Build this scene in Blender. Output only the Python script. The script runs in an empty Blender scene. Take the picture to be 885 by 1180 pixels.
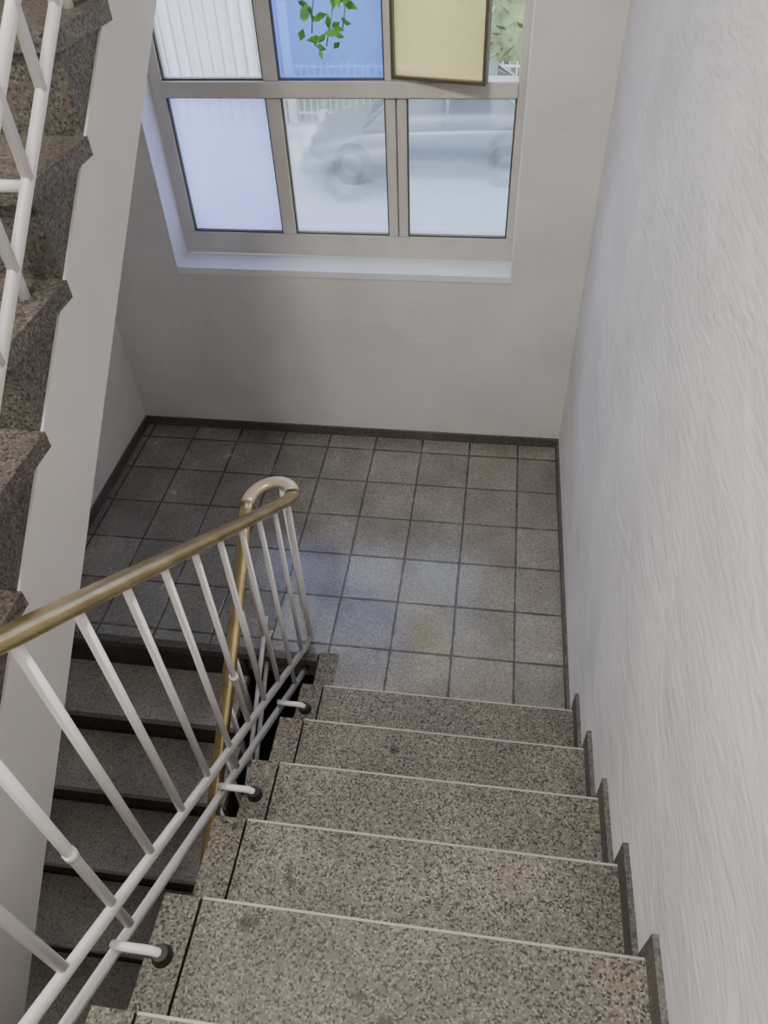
import bpy, bmesh, random
from math import *
from mathutils import Vector, Matrix
random.seed(7)
D=bpy.data; S=bpy.context.scene
H=.1785; G=.2409; SL=H/G

# ------------------------------------------------------------ materials
def mat(name):
    m=D.materials.new(name); m.use_nodes=True
    nt=m.node_tree; b=nt.nodes['Principled BSDF']
    return m,nt,b
def N(nt,t,**kw):
    n=nt.nodes.new(t)
    for k,v in kw.items():
        if k in n.inputs: n.inputs[k].default_value=v
        else: setattr(n,k,v)
    return n
def coords(nt,scale=(1,1,1)):
    tc=N(nt,'ShaderNodeTexCoord'); mp=N(nt,'ShaderNodeMapping'); mp.inputs['Scale'].default_value=scale
    nt.links.new(tc.outputs['Object'],mp.inputs[0]); return mp.outputs[0]
def ramp(nt,src,stops,interp='LINEAR'):
    r=N(nt,'ShaderNodeValToRGB'); r.color_ramp.interpolation=interp
    e=r.color_ramp.elements
    while len(e)<len(stops): e.new(.5)
    for i,(p,c) in enumerate(stops):
        e[i].position=p; e[i].color=(*c,1)
    nt.links.new(src,r.inputs[0]); return r.outputs[0]
def bump(nt,b,src,strength,dist=.01):
    n=N(nt,'ShaderNodeBump'); n.inputs['Strength'].default_value=strength; n.inputs['Distance'].default_value=dist
    nt.links.new(src,n.inputs['Height']); nt.links.new(n.outputs[0],b.inputs['Normal']); return n
def mul(nt,a,b):
    mx=N(nt,'ShaderNodeMix',data_type='RGBA',blend_type='MULTIPLY'); mx.inputs[0].default_value=1
    nt.links.new(a,mx.inputs[6]); nt.links.new(b,mx.inputs[7]); return mx.outputs[2]
def simple(name,col,rough=.5,metal=0,var=.08,scale=8):
    m,nt,b=mat(name)
    n=N(nt,'ShaderNodeTexNoise',Scale=scale,Detail=4.0); nt.links.new(coords(nt),n.inputs['Vector'])
    c0=tuple(max(0,c*(1-var)) for c in col); c1=tuple(min(1,c*(1+var)) for c in col)
    nt.links.new(ramp(nt,n.outputs['Fac'],[(.3,c0),(.7,c1)]),b.inputs['Base Color'])
    b.inputs['Roughness'].default_value=rough; b.inputs['Metallic'].default_value=metal
    return m
def plaster(name,col,sc=(1,1,1),strength=.5,nscale=40,dist=.01,blotch=.88,trowel=0):
    m,nt,b=mat(name)
    v=coords(nt,sc)
    n=N(nt,'ShaderNodeTexNoise',Scale=nscale,Detail=8.0); nt.links.new(v,n.inputs['Vector'])
    n2=N(nt,'ShaderNodeTexNoise',Scale=2.6,Detail=7.0); nt.links.new(coords(nt),n2.inputs['Vector'])
    c0=tuple(c*blotch for c in col)
    nt.links.new(ramp(nt,n2.outputs['Fac'],[(.35,c0),(.65,col)]),b.inputs['Base Color'])
    b.inputs['Roughness'].default_value=.75
    bn=bump(nt,b,n.outputs['Fac'],strength,dist)
    if trowel:
        n3=N(nt,'ShaderNodeTexNoise',Scale=7.0,Detail=5.0,Distortion=.8); nt.links.new(coords(nt,(1,.7,1)),n3.inputs['Vector'])
        b2=N(nt,'ShaderNodeBump'); b2.inputs['Strength'].default_value=trowel; b2.inputs['Distance'].default_value=.03
        nt.links.new(n3.outputs['Fac'],b2.inputs['Height']); nt.links.new(b2.outputs[0],bn.inputs['Normal'])
    return m
def terrazzo(name,base,dark,light,rough=.45,scale=70,stain=False):
    m,nt,b=mat(name)
    v=coords(nt)
    vo=N(nt,'ShaderNodeTexVoronoi',Scale=scale); nt.links.new(v,vo.inputs['Vector'])
    sep=N(nt,'ShaderNodeSeparateColor'); nt.links.new(vo.outputs['Color'],sep.inputs[0])
    c=ramp(nt,sep.outputs[0],[(0,dark),(.12,dark),(.3,base),(.75,base),(.9,light),(1,light)])
    n=N(nt,'ShaderNodeTexNoise',Scale=3.5,Detail=7.0); nt.links.new(v,n.inputs['Vector'])
    g=ramp(nt,n.outputs['Fac'],[(.3,(.68,.67,.65)),(.7,(1.12,1.10,1.07))])
    c=mul(nt,c,g)
    if stain:
        n2=N(nt,'ShaderNodeTexNoise',Scale=11.0,Detail=2.0); nt.links.new(v,n2.inputs['Vector'])
        c=mul(nt,c,ramp(nt,n2.outputs['Fac'],[(.0,(1,1,1)),(.68,(1,1,1)),(.74,(.35,.33,.3))]))
    nt.links.new(c,b.inputs['Base Color'])
    b.inputs['Roughness'].default_value=rough
    return m,nt,b
def tiles():
    m,nt,b=mat('landing_tiles')
    tc=N(nt,'ShaderNodeTexCoord'); sp=N(nt,'ShaderNodeSeparateXYZ'); nt.links.new(tc.outputs['Object'],sp.inputs[0])
    def M(op,a,bb=None):
        n=N(nt,'ShaderNodeMath',operation=op)
        for i,x in enumerate((a,bb)):
            if x is None: continue
            if isinstance(x,(int,float)): n.inputs[i].default_value=x
            else: nt.links.new(x,n.inputs[i])
        return n.outputs[0]
    gx=M('DIVIDE',M('ADD',sp.outputs[0],.2042+5),.25); gy=M('DIVIDE',M('ADD',sp.outputs[1],.1185+5),.25)
    def edge(g): 
        f=M('FRACT',g); return M('MINIMUM',f,M('SUBTRACT',1.0,f))
    e=M('MINIMUM',edge(gx),edge(gy))
    nz=N(nt,'ShaderNodeTexNoise',Scale=14.0,Detail=3.0); nt.links.new(tc.outputs['Object'],nz.inputs['Vector'])
    e2=M('ADD',e,M('MULTIPLY',M('SUBTRACT',nz.outputs['Fac'],.5),.035))
    cb=N(nt,'ShaderNodeCombineXYZ'); nt.links.new(M('FLOOR',gx),cb.inputs[0]); nt.links.new(M('FLOOR',gy),cb.inputs[1])
    wn=N(nt,'ShaderNodeTexWhiteNoise'); nt.links.new(cb.outputs[0],wn.inputs['Vector'])
    vo=N(nt,'ShaderNodeTexVoronoi',Scale=230.0); nt.links.new(tc.outputs['Object'],vo.inputs['Vector'])
    sc=N(nt,'ShaderNodeSeparateColor'); nt.links.new(vo.outputs['Color'],sc.inputs[0])
    base=ramp(nt,sc.outputs[0],[(0,(.125,.115,.10)),(.3,(.215,.20,.175)),(.8,(.26,.243,.215)),(1,(.33,.315,.285))])
    tv=ramp(nt,wn.outputs['Value'],[(0,(.86,.85,.83)),(1,(1.12,1.11,1.08))])
    n3=N(nt,'ShaderNodeTexNoise',Scale=5.0,Detail=7.0); nt.links.new(tc.outputs['Object'],n3.inputs['Vector'])
    st=ramp(nt,n3.outputs['Fac'],[(.3,(.74,.73,.71)),(.68,(1.1,1.1,1.1))])
    gm=ramp(nt,e2,[(.008,(0,0,0)),(.026,(1,1,1))])
    m3=N(nt,'ShaderNodeMix',data_type='RGBA'); nt.links.new(gm,m3.inputs[0])
    m3.inputs[6].default_value=(.045,.04,.035,1); nt.links.new(mul(nt,mul(nt,base,tv),st),m3.inputs[7])
    nt.links.new(m3.outputs[2],b.inputs['Base Color'])
    rr=N(nt,'ShaderNodeMapRange'); nt.links.new(n3.outputs['Fac'],rr.inputs[0])
    rr.inputs[1].default_value=.3; rr.inputs[2].default_value=.7; rr.inputs[3].default_value=.15; rr.inputs[4].default_value=.28
    nt.links.new(rr.outputs[0],b.inputs['Roughness'])
    b.inputs['IOR'].default_value=1.85
    bump(nt,b,gm,.4,.003)
    return m
M_wall=plaster('wall_plaster',(.72,.695,.665),strength=.4)
M_wallR=plaster('wall_plaster_brushed',(.84,.825,.825),(1,.35,1.6),.34,34,blotch=.84,trowel=.30)
M_slab=plaster('painted_slab',(.76,.73,.70),strength=.15)
M_tile=tiles()
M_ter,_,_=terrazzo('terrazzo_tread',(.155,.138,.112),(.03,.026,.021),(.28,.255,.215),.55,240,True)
M_terd,_,_=terrazzo('terrazzo_riser_shaded',(.065,.056,.046),(.02,.017,.014),(.11,.098,.08),.6,200)  # darker copy of the terrazzo, riser shade put into the colour
M_terL,_,_=terrazzo('terrazzo_lower_tread',(.42,.39,.35),(.24,.22,.19),(.52,.49,.44),.5,210)
M_skirt,_,_=terrazzo('terrazzo_skirting',(.11,.10,.09),(.05,.044,.04),(.17,.155,.14),.5,220)
M_nose=simple('nosing_edge',(.38,.35,.30),.5)
M_white=simple('white_paint',(.84,.82,.79),.35,var=.04)
M_frame=simple('window_frame_paint',(.60,.56,.50),.45,var=.06)
M_frameD=simple('sash_edge_dark',(.10,.08,.055),.5)
M_sill=simple('sill_paint',(.76,.77,.79),.35,var=.03)
M_rail=simple('brass_handrail',(.50,.40,.20),.24,.9,var=.25,scale=14)
M_cap=simple('handrail_end_beige',(.62,.53,.38),.3,.35)
M_foot=simple('bracket_foot_black',(.02,.018,.016),.5)
M_ceil=simple('ceiling_paint',(.7,.69,.67),.8)
def glass(name,tint,haze,hazecol,blur=.3,gloss=.05,contrast=.85,rough=.25):
    m=D.materials.new(name); m.use_nodes=True; nt=m.node_tree; nt.nodes.clear()
    o=N(nt,'ShaderNodeOutputMaterial'); t=N(nt,'ShaderNodeBsdfTransparent'); t.inputs[0].default_value=(*tint,1)
    rf=N(nt,'ShaderNodeBsdfRefraction'); rf.inputs['Color'].default_value=(*tint,1); rf.inputs['IOR'].default_value=1.07; rf.inputs['Roughness'].default_value=rough
    tl=N(nt,'ShaderNodeBsdfTranslucent')
    nz=N(nt,'ShaderNodeTexNoise',Scale=2.0,Detail=2.0); nt.links.new(coords(nt),nz.inputs['Vector'])
    nt.links.new(ramp(nt,nz.outputs['Fac'],[(.35,tuple(c*contrast for c in hazecol)),(.65,hazecol)]),tl.inputs[0])
    gl=N(nt,'ShaderNodeBsdfGlossy'); gl.inputs['Roughness'].default_value=.08
    def mix(f,x,y):
        a=N(nt,'ShaderNodeMixShader'); a.inputs[0].default_value=f
        nt.links.new(x.outputs[0],a.inputs[1]); nt.links.new(y.outputs[0],a.inputs[2]); return a
    nt.links.new(mix(gloss,mix(haze,mix(blur,t,rf),tl),gl).outputs[0],o.inputs[0]); return m
G_clear=glass('hazy_glass',(.90,.94,1),.13,(.8,.86,.95),.55)
G_lav=glass('lavender_frosted_glass',(.62,.64,1),.82,(.56,.58,.99),.3,contrast=.75)
G_blue=glass('blue_glass',(.22,.38,.97),.55,(.24,.38,.97),.3)
G_yel=glass('yellow_glass',(.86,.70,.30),.6,(.86,.68,.28),.3)

# ------------------------------------------------------------ geometry helpers
def mesh_obj(name,bm,m=None,parent=None,smooth=False,mats=None):
    bmesh.ops.recalc_face_normals(bm,faces=bm.faces[:])
    me=D.meshes.new(name); bm.to_mesh(me); bm.free()
    for x in (mats or [m]): me.materials.append(x)
    if smooth:
        for p in me.polygons: p.use_smooth=True
    o=D.objects.new(name,me); S.collection.objects.link(o)
    if parent: o.parent=parent
    return o
def addbox(bm,x0,x1,y0,y1,z0,z1,mi=0):
    vs=[bm.verts.new((x,y,z)) for x in (x0,x1) for y in (y0,y1) for z in (z0,z1)]
    for f in ((0,1,3,2),(4,6,7,5),(0,4,5,1),(2,3,7,6),(0,2,6,4),(1,5,7,3)):
        bm.faces.new([vs[i] for i in f]).material_index=mi
def box(name,x0,x1,y0,y1,z0,z1,m,parent=None,bev=0):
    bm=bmesh.new(); addbox(bm,x0,x1,y0,y1,z0,z1)
    if bev: bmesh.ops.bevel(bm,geom=bm.edges[:],offset=bev,segments=2,affect='EDGES')
    return mesh_obj(name,bm,m,parent)
def boxes(name,lst,m,parent=None,bev=0):
    bm=bmesh.new()
    for b in lst: addbox(bm,*b)
    if bev: bmesh.ops.bevel(bm,geom=bm.edges[:],offset=bev,segments=2,affect='EDGES')
    return mesh_obj(name,bm,m,parent)
def prism(name,prof,x0,x1,m,parent=None):
    bm=bmesh.new()
    a=[bm.verts.new((x0,y,z)) for y,z in prof]; b=[bm.verts.new((x1,y,z)) for y,z in prof]
    bm.faces.new(a); bm.faces.new(b[::-1]); n=len(prof)
    for i in range(n): bm.faces.new((a[i],b[i],b[(i+1)%n],a[(i+1)%n]))
    bmesh.ops.triangulate(bm,faces=[f for f in bm.faces if len(f.verts)>4])
    return mesh_obj(name,bm,m,parent)
def sweep(bm,pts,w,h,seg=4,power=1.0,mi=0):
    pts=[Vector(p) for p in pts]; rings=[]
    n=len(pts); prof=[]
    K=seg*4
    for i in range(K):
        a=2*pi*(i+.5)/K; c,s=cos(a),sin(a)
        prof.append((copysign(abs(c)**power,c)*w/2,copysign(abs(s)**power,s)*h/2))
    for i,p in enumerate(pts):
        t=(pts[min(i+1,n-1)]-pts[max(i-1,0)]).normalized()
        ref=Vector((0,0,1)) if abs(t.z)<.97 else Vector((0,1,0))
        s=t.cross(ref).normalized(); u=s.cross(t)
        rings.append([bm.verts.new(p+s*a+u*b) for a,b in prof])
    for A,B in zip(rings,rings[1:]):
        for i in range(K):
            f=bm.faces.new((A[i],A[(i+1)%K],B[(i+1)%K],B[i])); f.material_index=mi; f.smooth=True
    bm.faces.new(rings[0][::-1]).material_index=mi; bm.faces.new(rings[-1]).material_index=mi
def bar(bm,a,b,w,h=None,mi=0): sweep(bm,[a,b],w,h or w,2,.55,mi)
def empty(name,loc=(0,0,0)):
    e=D.objects.new(name,None); S.collection.objects.link(e); e.empty_display_size=.1; return e

# ------------------------------------------------------------ camera
cam=D.cameras.new('camera'); co=D.objects.new('camera',cam); S.collection.objects.link(co)
a,b_,c=-0.1724,0.7791,-0.0509
fw=Vector((sin(a)*cos(b_),cos(a)*cos(b_),-sin(b_))); r0=Vector((cos(a),-sin(a),0)); u0=r0.cross(fw)
r=r0*cos(c)+u0*sin(c); u=-r0*sin(c)+u0*cos(c)
mw=Matrix(((r.x,u.x,-fw.x,-.397),(r.y,u.y,-fw.y,-3.1112),(r.z,u.z,-fw.z,2.54),(0,0,0,1)))
co.matrix_world=mw; cam.sensor_fit='HORIZONTAL'; cam.sensor_width=36; cam.lens=860.71/885*36; cam.clip_start=.02
S.camera=co

# ------------------------------------------------------------ room shell
W=-2.255; ZT=4.6; ZB=-1.9; YN=-5.2; T=.18
WX0,WX1,WZ0,WZ1=-1.86,-.315,.94,2.62
boxes('wall_back',[(W-.2,WX0,0,T+.1,ZB,ZT),(WX1,.2,0,T+.1,ZB,ZT),(WX0,WX1,0,T+.1,ZB,WZ0-.03),(WX0,WX1,0,T+.1,WZ1,ZT)],M_wall)
box('wall_right',0,.2,YN,0,ZB,ZT,M_wallR)
box('wall_left',W-.2,W,YN,0,ZB,ZT,M_wall)
box('wall_near',W-.2,.2,YN-.2,YN,ZB,ZT,M_wall)
box('ceiling',W-.2,.2,YN-.2,.28,ZT,ZT+.2,M_ceil)
bm=bmesh.new()
addbox(bm,W,0,-1.42,0,-.16,0); addbox(bm,-.905,0,-1.683,-1.42,-.16,0)
floor=mesh_obj('floor',bm,M_tile)
box('floor_lower',W,0,YN,-.0,ZB,ZB+.12,M_tile)
box('baseboard_back',W+.012,-.012,-.014,-.0,0,.05,M_skirt)
box('baseboard_left',W,W+.014,-1.42,0,0,.05,M_skirt)
box('baseboard_right',-.012,0,-1.645,0,0,.05,M_skirt)
NK=8
boxes('trim_1',[(-.013,0,-1.683-G*k+.035,-1.683-G*(k-1)+.035,(k-1)*H-(.0 if k==1 else .15),k*H+.075) for k in range(1,NK+1)],M_skirt)

# ------------------------------------------------------------ staircase
def nl(Y): return H+SL*(-1.683-Y)
st=empty('staircase')
treads=[];bord=[];nos=[]
for k in range(1,NK+1):
    yk=-1.683-G*(k-1); z=k*H
    treads.append((-.902,-.008,yk-G,yk+.012,z-.035,z))
    bord.append((-.985,-.908,yk-G,yk+.012,z-.035,z))
    nos.append((-.902,-.014,yk+.0085,yk+.0135,z-.008,z+.001))
treads[-1]=treads[-1][:2]+(-1.683-G*NK-.3,)+treads[-1][3:]
boxes('treads',treads,M_ter,st); boxes('edge_border',bord,M_ter,st); boxes('nosing_edges',nos,M_nose,st)
ye=-1.69-G*NK
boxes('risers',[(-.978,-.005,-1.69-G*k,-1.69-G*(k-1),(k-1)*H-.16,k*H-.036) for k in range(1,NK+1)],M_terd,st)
boxes('landing_border',[(-.985,-.905,-1.683,-1.41,-.16,.001)],M_ter,st)
prism('soffit',[(-1.69,-.161),(ye,NK*H-.251),(ye,NK*H-.29),(-1.69,-.20)],-.985,-.001,M_slab,st)
boxes('upper_floor_slab',[(-.985,-.001,YN,ye,NK*H-.2,NK*H)],M_ter,st)

# ------------------------------------------------------------ lower staircase
XL=-1.31
s2=empty('staircase.001')
tr=[];ns=9
for j in range(1,ns+1):
    y1=-1.43-G*(j-1); y0=-1.43-G*j; z=-H*j
    tr.append((W+.001,XL,y0-.018,y1-.005,z-.04,z))
boxes('treads',tr,M_terL,s2)
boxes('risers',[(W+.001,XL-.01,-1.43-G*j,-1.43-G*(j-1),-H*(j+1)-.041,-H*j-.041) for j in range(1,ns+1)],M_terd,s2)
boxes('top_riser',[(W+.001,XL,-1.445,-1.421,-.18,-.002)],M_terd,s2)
boxes('landing_nosing',[(W+.001,-.99,-1.455,-1.4215,-.035,.001)],M_skirt,s2)

# ------------------------------------------------------------ upper staircase with white string
XU=-1.30
s3=empty('staircase.002')
zt=lambda Y:2.20+.775*(Y+1.22)
Y0,Y1=-3.05,-.35
prism('white_string',[(Y0,zt(Y0)),(Y1,zt(Y1)),(Y1,zt(Y1)-.27),(Y0,zt(Y0)-.31)],W+.002,XU,M_slab,s3)
tr=[];rs=[];g3=.262;h3=g3*.775
y=Y0
while y+g3<=Y1+.01:
    z=zt(y)+h3
    tr.append((W+.002,XU+.004,y-.016,y+g3,z-.04,z))
    rs.append([(y,zt(y)-.01),(y,z-.04),(y+g3,z-.04),(y+g3,zt(y+g3)-.01)])
    y+=g3
M_terU,_,_=terrazzo('terrazzo_upper_tread',(.125,.112,.097),(.04,.035,.03),(.21,.19,.165),.5,190)
M_terU2,_,_=terrazzo('terrazzo_upper_riser',(.115,.103,.09),(.04,.035,.03),(.18,.165,.145),.55,190)
boxes('treads',tr,M_terU,s3)
for i,q in enumerate(rs): prism('riser_%d'%i,q,W+.002,XU-.006,M_terU2,s3)
boxes('landing_slab',[(W+.002,XU,Y1,-.002,zt(Y1)-.2,zt(Y1))],M_slab,s3)

# ------------------------------------------------------------ stair railing
RX=-1.045; LX=-1.215
rl=empty('stair_railing')
hz=lambda Y: nl(Y)+.855
lz=lambda Y:.66+SL*(Y+1.28)
path=[(RX,-3.75,hz(-3.75))]
for i in range(1,13):
    Y=-3.75+(2.40)*i/12; path.append((RX,Y,hz(Y)))
cy=-1.27; R=(RX-LX)/2; cx=(RX+LX)/2
zA=hz(-1.35); 
path.append((RX,-1.30,zA-.03))
loop=[]
for i in range(0,13):
    t=pi*i/12
    loop.append((cx+R*cos(t),cy+R*1.1*sin(t),zA-.045-.05*(i/12)))
low=[]
zE=loop[-1][2]
for Y in (-1.33,-1.42,-1.6,-1.8,-2.1,-2.5,-2.9,-3.3):
    zz=lz(Y)
    low.append((LX,Y,zz if Y<-1.4 else (zz+zE)/2))
bm=bmesh.new(); sweep(bm,path+loop[:2],.052,.030,4,.8,0)
sweep(bm,loop[1:],.048,.030,4,.8,1)
sweep(bm,[loop[-1]]+low,.048,.030,4,.8,0)
mesh_obj('handrail',bm,parent=rl,mats=[M_rail,M_cap])
bm=bmesh.new()
up=lambda Y:nl(Y)+.05
dn=lambda Y:nl(Y)-.075
sweep(bm,[(RX,-3.7,up(-3.7)),(RX,-1.36,up(-1.36))],.018,.030,2,.5)
sweep(bm,[(RX,-3.7,dn(-3.7)),(RX,-1.30,dn(-1.30))],.018,.028,2,.5)
mesh_obj('bottom_rails',bm,M_white,rl)
bm=bmesh.new()
Ys=[-3.66+.1375*i for i in range(17)]
for i,Y in enumerate(Ys):
    bar(bm,(RX,Y,(dn(Y) if i%4==3 else up(Y))),(RX,Y,hz(Y)-.01),.014,.020)
    if i%5==2: sweep(bm,[(RX,Y,up(Y)+.25),(RX,Y,up(Y)+.27)],.025,.025,3,1)
bar(bm,(RX,-1.33,dn(-1.33)),(RX,-1.33,zA-.03),.02)
bar(bm,(cx+.02,cy+R*1.08,dn(-1.33)+.03),(cx+.02,cy+R*1.08,zA-.07),.018)
mesh_obj('balusters',bm,M_white,rl)
nl2=lambda Y:SL*(Y+1.43)
bm=bmesh.new()
for off in (.05,-.07):
    sweep(bm,[(LX,-1.34,nl2(-1.34)+off),(LX,-3.3,nl2(-3.3)+off)],.016,.024,2,.5)
sweep(bm,[(RX,-1.33,dn(-1.33)+.01),(cx,cy+R*1.08,dn(-1.33)+.03),(LX,-1.34,nl2(-1.34)-.07)],.016,.024,2,.5)
for i in range(14):
    Y=-1.40-.1375*i
    bar(bm,(LX,Y,nl2(Y)+(-.07 if i%4==0 else .05)),(LX,Y,lz(Y)-.01),.016,.022)
mesh_obj('lower_balusters',bm,M_white,rl)
bm=bmesh.new(); bf=bmesh.new()
for k,Y in ((1,-1.775),(3,-2.255),(5,-2.75),(7,-3.23)):
    z=k*H+.028
    sweep(bm,[(RX,Y,dn(Y)),(RX+.004,Y,z+.005),(RX+.02,Y,z),(-.965,Y,z),(-.955,Y,z-.008),(-.952,Y,k*H)],.018,.018,2,.8)
    bmesh.ops.create_cone(bf,cap_ends=True,segments=16,radius1=.022,radius2=.016,depth=.022,matrix=Matrix.Translation((-.950,Y,k*H+.011)))
mesh_obj('brackets',bm,M_white,rl); mesh_obj('bracket_feet',bf,M_foot,rl)

# upper railing
r2=empty('stair_railing.001'); UX=-1.255
bm=bmesh.new()
for off in (.29,.43):
    sweep(bm,[(UX,-3.0,zt(-3.0)+off),(UX,-.4,zt(-.4)+off)],.016,.028,2,.5)
for i in range(17):
    Y=-2.93+.14*i
    bar(bm,(UX,Y,zt(Y)+.29),(UX,Y,zt(Y)+1.1),.018,.024)
for Y in (-2.72,-2.34,-1.82,-1.3):
    z=zt(Y)+.29
    bar(bm,(UX,Y,z),(XU-.05,Y,z),.02)
    bar(bm,(XU-.05,Y,z+.01),(XU-.05,Y,zt(Y)+.05),.02)
mesh_obj('balusters',bm,M_white,r2)
bm=bmesh.new(); sweep(bm,[(UX,-3.0,zt(-3.0)+1.12),(UX,-.4,zt(-.4)+1.12)],.048,.03,4,.8)
mesh_obj('handrail',bm,M_rail,r2)

# ------------------------------------------------------------ window
w=empty('window_1')
FY0,FY1=T-.03,T+.05
zS=WZ0
fr=[(WX0,WX1,FY0,FY1,zS,zS+.10),
    (WX0,-1.80,FY0,FY1,zS+.10,WZ1),(-.35,WX1,FY0,FY1,zS+.10,WZ1),
    (-1.80,-.35,FY0,FY1,WZ1-.07,WZ1),
    (-1.80,-.35,FY0-.012,FY1,1.615,1.675),
    (-1.37,-1.31,FY0,FY1,zS+.10,1.615),(-1.37,-1.31,FY0,FY1,1.675,WZ1-.07),
    (-.875,-.835,FY0,FY1,zS+.10,1.615),(-.829,-.79,FY0,FY1,zS+.10,1.615),(-.875,-.845,FY0,FY1,1.675,WZ1-.07)]
boxes('frame',fr,M_frame,w,bev=.004)
beads=[]
def bead(x0,x1,z0,z1,y0=FY0+.012,y1=FY0+.03,t=.007):
    return [(x0,x1,y0,y1,z0,z0+t),(x0,x1,y0,y1,z1-t,z1),(x0,x0+t,y0,y1,z0+t,z1-t),(x1-t,x1,y0,y1,z0+t,z1-t)]
PZ0,PZ1=zS+.10,1.615
cols=[(-1.80,-1.37),(-1.31,-.875),(-.79,-.35)]
for x0,x1 in cols: beads+=bead(x0,x1,PZ0,PZ1)
beads+=bead(-1.80,-1.37,1.675,WZ1-.07)+bead(-1.31,-.875,1.675,WZ1-.07)
boxes('glazing_beads',beads,M_frameD,w)
def pane(name,x0,x1,z0,z1,m,y=FY0+.035):
    bm=bmesh.new(); bm.faces.new([bm.verts.new(v) for v in ((x0,y,z0),(x1,y,z0),(x1,y,z1),(x0,y,z1))])
    return mesh_obj(name,bm,m,w)
pane('pane_lower_1',-1.80,-1.37,PZ0,PZ1,G_lav)
pane('pane_lower_2',-1.31,-.875,PZ0,PZ1,G_clear)
pane('pane_lower_3',-.79,-.35,PZ0,PZ1,G_clear)
pane('pane_upper_1',-1.80,-1.37,1.675,WZ1-.07,G_clear)
pane('pane_upper_2',-1.31,-.875,1.675,WZ1-.07,G_blue)
bm=bmesh.new(); L=.385; zz0,zz1=1.682,WZ1-.075; t=.013
for bx in ((0,L,-.02,.02,zz0,zz0+t),(0,L,-.02,.02,zz1-t,zz1),(0,t,-.02,.02,zz0+t,zz1-t),(L-t,L,-.02,.02,zz0+t,zz1-t)):
    addbox(bm,*bx)
sash=mesh_obj('sash_frame',bm,M_frameD,w)
pn=pane('sash_pane',t,L-t,zz0+t,zz1-t,G_yel,0)
for o in (sash,pn):
    o.location=(-.845,FY0+.02,0); o.rotation_euler=(0,0,radians(-14))
box('trim_2',WX0,WX1,-.004,T-.03,WZ0-.03,WZ0,M_sill)
box('trim_3',WX0,WX0+.004,-.002,T-.03,WZ0,WZ1,M_sill)
box('trim_4',WX1-.004,WX1,-.002,T-.03,WZ0,WZ1,M_sill)

# ------------------------------------------------------------ outside
GZ=-2.3
M_road=simple('pavement',(.23,.26,.31),.8,var=.12,scale=2)
M_leaf=simple('foliage',(.11,.15,.07),.6,var=.5,scale=6)
M_leaf2=simple('leaf_green',(.16,.42,.07),.5,var=.4,scale=20)
M_car=simple('car_paint_silver',(.10,.115,.14),.3,.3,var=.03)
M_carglass=simple('car_glass',(.02,.025,.03),.15)
M_tyre=simple('tyre',(.012,.012,.012),.8)
M_fence=simple('fence_white',(.36,.36,.38),.5)
M_curb=simple('kerb_stone',(.35,.36,.38),.8)
box('ground',-25,25,.3,40,GZ-.2,GZ,M_road)
car=empty('car')
def carloft():
    bm=bmesh.new()
    st=[(-2.05,.34,.52,.60),(-1.95,.26,.68,.74),(-1.5,.22,.80,.82),(-.95,.22,.88,.85),(-.2,.22,.92,.86),(.7,.22,.94,.86),(1.4,.22,.96,.84),(1.88,.26,.94,.78),(2.05,.36,.80,.66)]
    rings=[]
    for x,zb,zt_,hw in st:
        ring=[(x,-hw*.9,zb),(x,-hw,zb+.12),(x,-hw,zt_-.15),(x,-hw*.9,zt_),(x,hw*.9,zt_),(x,hw,zt_-.15),(x,hw,zb+.12),(x,hw*.9,zb)]
        rings.append([bm.verts.new(v) for v in ring])
    for A,B in zip(rings,rings[1:]):
        for i in range(8): bm.faces.new((A[i],A[(i+1)%8],B[(i+1)%8],B[i]))
    bm.faces.new(rings[0]);bm.faces.new(rings[-1][::-1])
    return bm
def cabin(grow,zr):
    bm=bmesh.new()
    st=[(-1.05,.86,.72,.90),(-.35,zr,.60,.9),(.2,zr+.03,.60,.92),(.95,zr,.58,.93),(1.75,.92,.70,.93)]
    rings=[]
    for x,z,hw,zb in st:
        rings.append([bm.verts.new(v) for v in ((x,-.80+grow,zb-.08),(x,-hw+grow,z),(x,hw-grow,z),(x,.80-grow,zb-.08))])
    for A,B in zip(rings,rings[1:]):
        for i in range(4): bm.faces.new((A[i],A[(i+1)%4],B[(i+1)%4],B[i]))
    bm.faces.new(rings[0]);bm.faces.new(rings[-1][::-1]); return bm
cb=mesh_obj('body',carloft(),M_car,car,True)
md=cb.modifiers.new('s','SUBSURF'); md.levels=2; md.render_levels=2
cc=mesh_obj('cabin_glass',cabin(0,1.40),M_carglass,car)
bm=bmesh.new(); 
addbox(bm,-.42,1.0,-.60,.60,1.39,1.45)
for x0,z0,x1,z1 in ((-1.05,.88,-.38,1.42),(.28,.88,.28,1.42),(1.7,.92,.97,1.42)):
    for sg in (-1,1): sweep(bm,[(x0,sg*.80,z0),(x1,sg*.61,z1)],.06,.06,2,.7)
mesh_obj('roof_and_pillars',bm,M_car,car)
bm=bmesh.new()
for x in (-1.25,1.25):
    for yy in (-.78,.78):
        bmesh.ops.create_cone(bm,cap_ends=True,segments=28,radius1=.32,radius2=.32,depth=.2,matrix=Matrix.Translation((x,yy,.32))@Matrix.Rotation(pi/2,4,'X'))
mesh_obj('wheels',bm,M_tyre,car)
bm=bmesh.new()
for x in (-1.25,1.25):
    for yy in (-.885,.885):
        bmesh.ops.create_cone(bm,cap_ends=True,segments=20,radius1=.17,radius2=.17,depth=.02,matrix=Matrix.Translation((x,yy,.32))@Matrix.Rotation(pi/2,4,'X'))
mesh_obj('hubcaps',bm,M_car,car)
boxes('lights',[(-2.06,-1.93,-.72,-.5,.55,.68),(-2.06,-1.93,.5,.72,.55,.68)],M_fence,car)
car.location=(-1.55,10.2,GZ)
box('kerb',-25,25,11.6,11.8,GZ,GZ+.13,M_curb)
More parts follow.
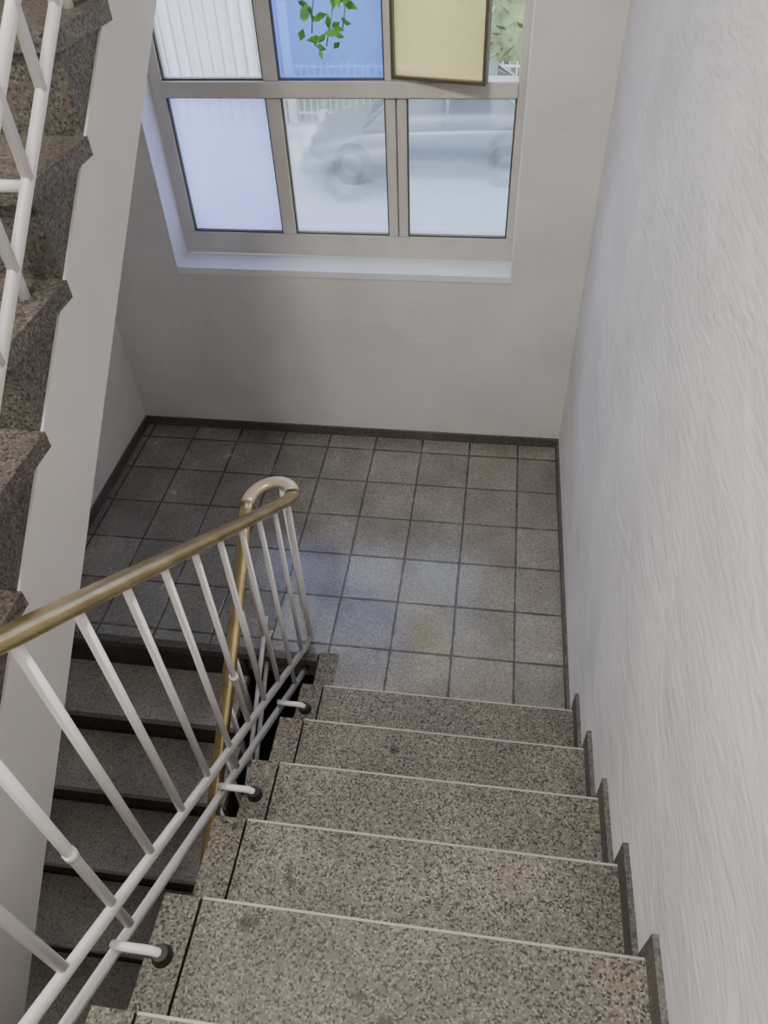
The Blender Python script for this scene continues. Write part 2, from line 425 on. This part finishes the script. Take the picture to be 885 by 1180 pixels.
# thin metal garden railing, with tall pale slats at the left
bm=bmesh.new()
for i in range(80):
    x=-4.4+i*.13; addbox(bm,x,x+.022,12.4,12.42,GZ+.0,GZ+1.05)
addbox(bm,-4.4,6,12.42,12.44,GZ+.15,GZ+.19); addbox(bm,-4.4,6,12.42,12.44,GZ+.95,GZ+.99)
mesh_obj('garden_railing',bm,M_fence)
bm=bmesh.new()
for i in range(34):
    x=-12+i*.225; addbox(bm,x,x+.17,12.35,12.39,GZ+.0,GZ+2.9)
addbox(bm,-12,-4.4,12.40,12.44,GZ+.4,GZ+.5); addbox(bm,-12,-4.4,12.40,12.44,GZ+2.3,GZ+2.4)
mesh_obj('slatted_fence',bm,M_fence)
bm=bmesh.new()
for i in range(2600):
    c0=Vector((random.uniform(-12,6),13.3+random.uniform(-.4,.5),GZ+random.uniform(.0,2.6)))
    rr=random.uniform(.08,.2)
    a1=Vector((random.gauss(0,1),random.gauss(0,1),random.gauss(0,1))).normalized(); b1=a1.orthogonal().normalized()
    d1=a1.cross(b1)
    bm.faces.new([bm.verts.new(c0+(b1*cx_*rr+d1*cy_*rr*.6)) for cx_,cy_ in ((-1,0),(0,-.6),(1,0),(0,.6))])
addbox(bm,-12,6,13.5,14.2,GZ,GZ+2.3)
mesh_obj('hedge',bm,M_leaf)
M_fac=simple('facade_render',(.42,.40,.40),.8,var=.05,scale=1)
bm=bmesh.new(); addbox(bm,-16,10,18,18.4,GZ,GZ+9)
mesh_obj('neighbour_house',bm,M_fac)
# plant hanging from the window head
bm=bmesh.new()
for s_ in range(5):
    x0=-1.02-.04*s_; pts=[]; ln=(.74,.80,.76,.68,.62)[s_]
    for t_ in range(11):
        pts.append(Vector((x0+.03*sin(t_*.9+s_),.05+.015*cos(t_+s_),2.62-ln*t_/10)))
    sweep(bm,pts,.005,.005,2,1)
    for p in pts[1:]:
        for q in range(4):
            c0=p+Vector((random.uniform(-.035,.035),random.uniform(-.03,.03),random.uniform(-.03,.03)))
            d=Vector((random.gauss(0,1),random.gauss(0,.4),random.gauss(-.6,.6))).normalized(); e=d.cross(Vector((0,1,.2))).normalized()
            l=random.uniform(.018,.032)
            bm.faces.new([bm.verts.new(c0+v) for v in (d*-l,e*l*.5,d*l,-e*l*.5)])
mesh_obj('hanging_vine',bm,M_leaf2)

# ------------------------------------------------------------ lights
fill=empty('added_fill_lamp')  # added fixture out of view, carries the stairwell fill
M_em,nt,b=mat('fill_glow'); b.inputs['Emission Color'].default_value=(1,.96,.9,1); b.inputs['Emission Strength'].default_value=3
box('fill_housing',-1.5,-.9,-3.3,-2.7,4.52,4.6,M_white,fill,bev=.01)
box('fill_diffuser',-1.46,-.94,-3.26,-2.74,4.49,4.52,M_em,fill)
def area(name,loc,rot_,sx,sy,power,col):
    l=D.lights.new(name,'AREA'); l.shape='RECTANGLE'; l.size=sx; l.size_y=sy; l.energy=power; l.color=col
    o=D.objects.new(name,l); S.collection.objects.link(o); o.location=loc; o.rotation_euler=rot_; return o
area('fill_light',(-1.2,-3.0,4.46),(0,0,0),.6,.6,108,(1,.965,.925))  # interior fill light, added below the unseen fixture
po=area('window_portal',(-1.09,.32,1.79),(radians(-90),0,0),1.5,1.66,1,(1,1,1)); po.data.cycles.is_portal=True
sun=D.lights.new('sun','SUN'); sun.energy=3.0; sun.angle=radians(3); sun.color=(1,.95,.86)
so=D.objects.new('sun',sun); S.collection.objects.link(so); so.rotation_euler=(radians(42),0,radians(-15))
wd=D.worlds.new('world'); S.world=wd; wd.use_nodes=True
nt=wd.node_tree; bg=nt.nodes['Background']
sky=nt.nodes.new('ShaderNodeTexSky'); sky.sky_type='NISHITA'; sky.sun_disc=False; sky.sun_elevation=radians(45); sky.sun_rotation=radians(180)
hs=nt.nodes.new('ShaderNodeHueSaturation'); hs.inputs['Saturation'].default_value=.65
nt.links.new(sky.outputs[0],hs.inputs['Color']); nt.links.new(hs.outputs[0],bg.inputs[0]); bg.inputs[1].default_value=1.15
